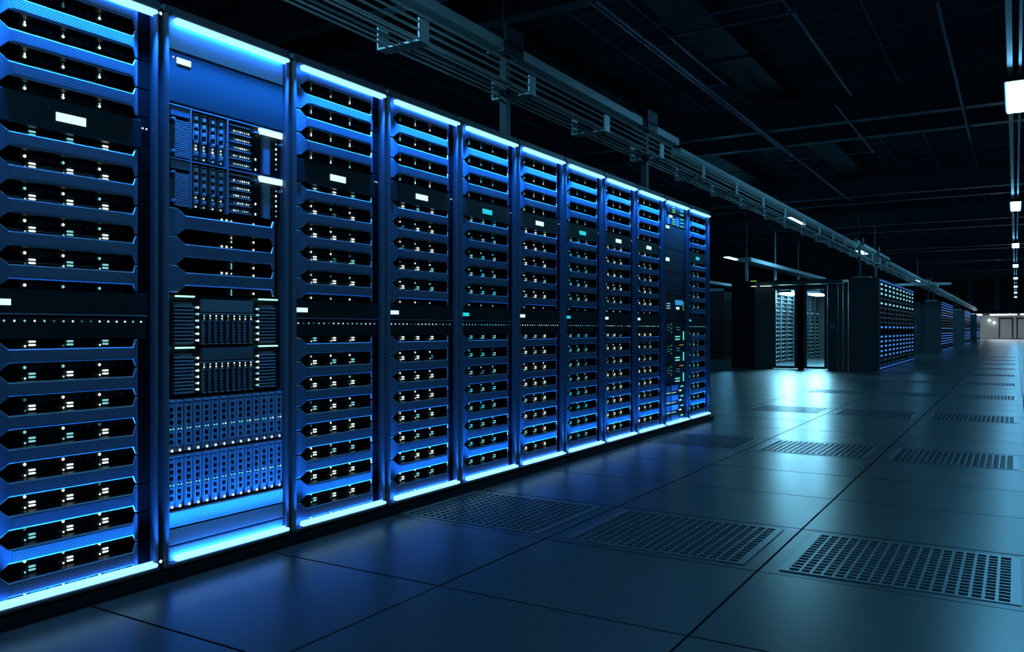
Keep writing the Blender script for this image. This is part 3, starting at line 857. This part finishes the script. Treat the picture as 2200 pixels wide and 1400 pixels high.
def enclosure(n, t0, nr, inside):
    tag = ench[n]
    for i in range(nr):
        far_rack(BX1, t0 + 0.03 + i*BP, 'rack with rows of blue lights, %s along the right side of the %s enclosure' % (ORD[i+1], tag), 'racks of the %s enclosure' % tag, 'full' if n == 0 else 'out')
    for i in range(nr if inside else 0):
        far_rack(-5.55, t0 + 0.20 + i*BP, 'rack inside the %s enclosure behind glass, %s along its left wall' % (tag, ORD[i+1]), 'inner racks of the %s enclosure' % tag, 'in')
    e = empty('aisle_enclosure', (0, t0, 0), 'dark enclosure front with two glass doors, %s beyond the front racks' % tag, 'enclosure', 'aisle enclosures')
    wp = lambda nme, x0_, x1_, y0_, y1_, z0, z1, mt='shell': ob(nme, MB().box(x0_, x1_, y0_, y1_, z0, z1, mt).mesh(nme), e)
    wp('wall_panel', -6.20, -5.61, 0.10, 0.16, 0, EH, 'shell_dark')
    wp('wall_panel', -5.60, -5.16, 0, 0.10, 0, EH+0.01)
    wp('wall_panel', -3.86, -3.63, 0, 0.10, 0, 2.07)
    wp('wall_panel', -3.62, -3.52, 0, 0.10, 0, 2.07)
    wp('wall_panel', -3.50, -3.40, -0.03, 0.10, 0, 2.10)
    wp('end_panel', -3.38, -2.72, -0.03, 0.03, 0, EH)
    wp('header', -5.55, -3.52, -0.10, 0.12, 2.075, 2.165, 'post')
    wp('header_rail', -5.50, -3.60, -0.06, 0.0, 2.03, 2.07, 'shell')
    wp('post', -4.57, -4.43, 0.06, 0.12, 0, 2.07, 'cavity')
    wp('roof', BX0, BX1-0.05, 0.12, nr*BP, EH, EH+0.03, 'shell_dark')
    wp('rear_wall', BX0, BX1-0.06, nr*BP+0.03, nr*BP+0.08, 0, EH, 'shell_dark')
    wp('left_wall', BX0-0.03, BX0, 0.12, nr*BP, 0, EH, 'shell_dark')
    wp('roof_box', -3.36, -2.95, 0.2, 1.2, EH+0.03, EH+0.07, 'steel')
    for q, (x0_, x1_) in enumerate(((-5.16, -4.57), (-4.42, -3.87))):
        d = ob('door', MB().box(x0_, x0_+0.07, 0.0, 0.06, 0.02, 2.04, 'shell').box(x1_-0.07, x1_, 0, 0.06, 0.02, 2.04, 'shell').box(x0_+0.07, x1_-0.07, 0, 0.06, 1.95, 2.04, 'shell').box(x0_+0.07, x1_-0.07, 0, 0.06, 0.02, 0.075, 'shell').mesh('door'), e)
        ob('glass_pane', MB().box(x0_+0.07, x1_-0.07, 0.025, 0.033, 0.075, 1.95, 'glass').mesh('glass_pane'), d)
    ob('card_reader', MB().cbox(-0.02, 0.02, -0.06, 0.06, -0.08, 0.08, 0.006, 'detail').mesh('card_reader'), e, (-3.74, -0.02, 1.06)).rotation_euler = (0, 0, -math.pi/2)
    if inside:
        for x0_, x1_ in ((-5.44, -5.17), (-5.66, -5.54)):
            ob('header_light', MB().box(x0_, x1_, -0.13, -0.10, 2.045, 2.062, 'led_white').mesh('header_light'), e)
        ob('exit_light', MB().box(-5.70, -5.56, -0.04, 0.0, 2.185, 2.20, 'led_green').mesh('exit_light'), e)
        for q, (lx, y) in enumerate(((-4.58, 2.4), (-4.58, 5.9), (-5.12, 1.5))):
            L = empty('ceiling_lamp', (lx, t0 + y, EH - (0.05 if q == 1 else 0.21)), 'white lamp inside the %s enclosure, %s' % (tag, ('behind its right glass door', 'furthest from the doors', 'behind its left glass door')[q]), 'lamp', 'enclosure lamps')
            ob('diffuser', MB().box(-0.12, 0.12, -0.45, 0.45, -0.07, -0.03, 'inner_lamp').mesh('diffuser'), L)
            ob('housing', MB().box(-0.18, 0.18, -0.48, 0.48, -0.03, 0.04, 'frame').mesh('housing'), L)
            ob('hanger', MB().box(-0.02, 0.02, -0.3, -0.26, 0.04, 0.05 if q == 1 else 0.21, 'frame').box(-0.02, 0.02, 0.26, 0.3, 0.04, 0.05 if q == 1 else 0.21, 'frame').mesh('hanger'), L)
for n, t in enumerate((20.9, 39.8, 58.7, 77.6)):
    enclosure(n, t, 10, n == 0)
# a darker enclosure to the left, seen past the end of the front row
def dark_block(x0_, x1_, t0, L, label):
    e = empty('aisle_enclosure', (x0_, t0, 0), label, 'enclosure', 'aisle enclosures')
    w = x1_-x0_
    for i in range(4):
        ob('wall_panel', MB().box(i*w/4+0.01, (i+1)*w/4-0.01, 0, 0.06, 0, EH, 'shell_dark').mesh('wall_panel'), e)
    ob('side_wall', MB().box(w-0.06, w, 0.06, L, 0, EH, 'shell_dark').mesh('side_wall'), e)
    ob('roof', MB().box(0, w, 0, L, EH, EH+0.04, 'shell_dark').mesh('roof'), e)
    ob('roof_rail', MB().box(0, w, -0.05, 0.05, EH+0.04, EH+0.14, 'beam').mesh('roof_rail'), e)
dark_block(-11.6, -8.1, 26.4, 9, 'unlit dark enclosure left of the glass doored one, partly hidden')
dark_block(-18.5, -14.2, 24.0, 12, 'unlit dark enclosure furthest to the left behind the front racks')

# ================================================================== CABLE TRAYS
def tray(x, y0, y1, label, posts, rails, bracket0):
    o = empty('cable_tray', (x, 0, 0), label, 'cable tray', 'overhead cable trays')
    rods = [(-0.13, 2.79), (-0.065, 2.785), (0.0, 2.785), (0.065, 2.785), (0.13, 2.79), (0.145, 2.835), (0.145, 2.885), (0.145, 2.935), (-0.145, 2.86), (-0.145, 2.93)]
    for dx, z in rods:
        ob('wire', MB().tube((dx, y0, z), (dx, y1, z), 0.008, 'wire', 6).mesh('wire'), o)
    br = MB()
    br.box(-0.17, 0.17, -0.05, 0.05, 2.755, 2.768, 'steel').box(0.158, 0.17, -0.05, 0.05, 2.768, 2.90, 'steel').box(-0.17, -0.158, -0.05, 0.05, 2.768, 2.90, 'steel')
    br = br.mesh('bracket')
    y = bracket0
    while y < min(y1, 50):
        if y > y0 + .1: ob('bracket', br, o, (0, y, 0))
        y += 1.345
    for a, b, z in rails:
        ob('rail', MB().box(-0.05, 0.05, a, b, z, z+0.075, 'steel').box(-0.065, -0.05, a, b, z-0.01, z+0.085, 'steel').mesh('rail'), o)
    for p in posts:
        pm = MB().box(-0.03, 0.03, -0.03, 0.03, 2.235 if p < 10 else 2.2, 3.1, 'frame').box(-0.06, 0.06, -0.06, 0.06, 2.235 if p < 10 else 2.2, 2.25, 'steel')
        q = ob('support_post', pm.mesh('support_post'), o, (0.0, p, 0))
        bm = MB().box(-0.085, 0.085, -0.13, 0.13, 3.045, 3.055, 'steel').box(0.078, 0.088, -0.13, 0.13, 3.03, 3.24, 'frame').box(-0.088, -0.078, -0.13, 0.13, 3.03, 3.24, 'frame')
        for i in range(5): bm.box(0.088, 0.089, -0.095+i*0.045, -0.075+i*0.045, 3.09, 3.125, 'cavity')
        ob('clamp_box', bm.mesh('clamp_box'), q)
        ob('hanger_rod', MB().tube((-0.02, 0.0, 3.1), (-0.02, 0.0, CZ), 0.007, 'frame', 6).mesh('hanger_rod'), q)
tray(-3.3, -2.0, 92.0, 'long cable tray of steel wires hung above the front racks and enclosures', (5.3, 8.06, 21.9, 24.7, 40.7, 43.5, 59.6, 62.4), ((-2.0, 8.95, 3.06), (9.0, 21.4, 2.97), (21.3, 27.3, 3.06), (27.5, 40.0, 2.97), (40.0, 46, 3.06), (46.2, 92, 2.97)), 4.08-1.345*5)
def rail_beam(p0, p1, w, hgt, posts, label, zb):
    o = empty('cable_rail', p0, label, 'rail', 'secondary cable rails')
    dx, dy = p1[0]-p0[0], p1[1]-p0[1]
    if abs(dx) > abs(dy): m = MB().box(0, dx, -w/2, w/2, 0, hgt, 'steel')
    else: m = MB().box(-w/2, w/2, 0, dy, 0, hgt, 'steel')
    ob('rail', m.mesh('rail'), o)
    for a in posts:
        q = (a, 0) if abs(dx) > abs(dy) else (0, a)
        ob('support_post', MB().box(q[0]-0.03, q[0]+0.03, q[1]-0.03, q[1]+0.03, zb-p0[2], 0, 'steel').mesh('support_post'), o)
        ob('hanger_rod', MB().tube((q[0], q[1], hgt), (q[0], q[1], 1.1), 0.02, 'beam', 6).mesh('hanger_rod'), o)
rail_beam((-5.95, 21.2, 2.72), (-5.95, 31.0, 2.72), 0.34, 0.10, (0.2, 3.2, 6.2), 'pale rail on posts over the left side of the nearest enclosure', EH+0.03)
rail_beam((-4.6, 37.2, 2.75), (-2.2, 37.2, 2.75), 0.3, 0.10, (1.2,), 'cross rail between the first two enclosures', 2.7)
rail_beam((-10.2, 26.6, 2.75), (-10.2, 36.0, 2.75), 0.34, 0.10, (0.2, 4.2), 'pale rail over the unlit enclosure on the left', EH+0.03)
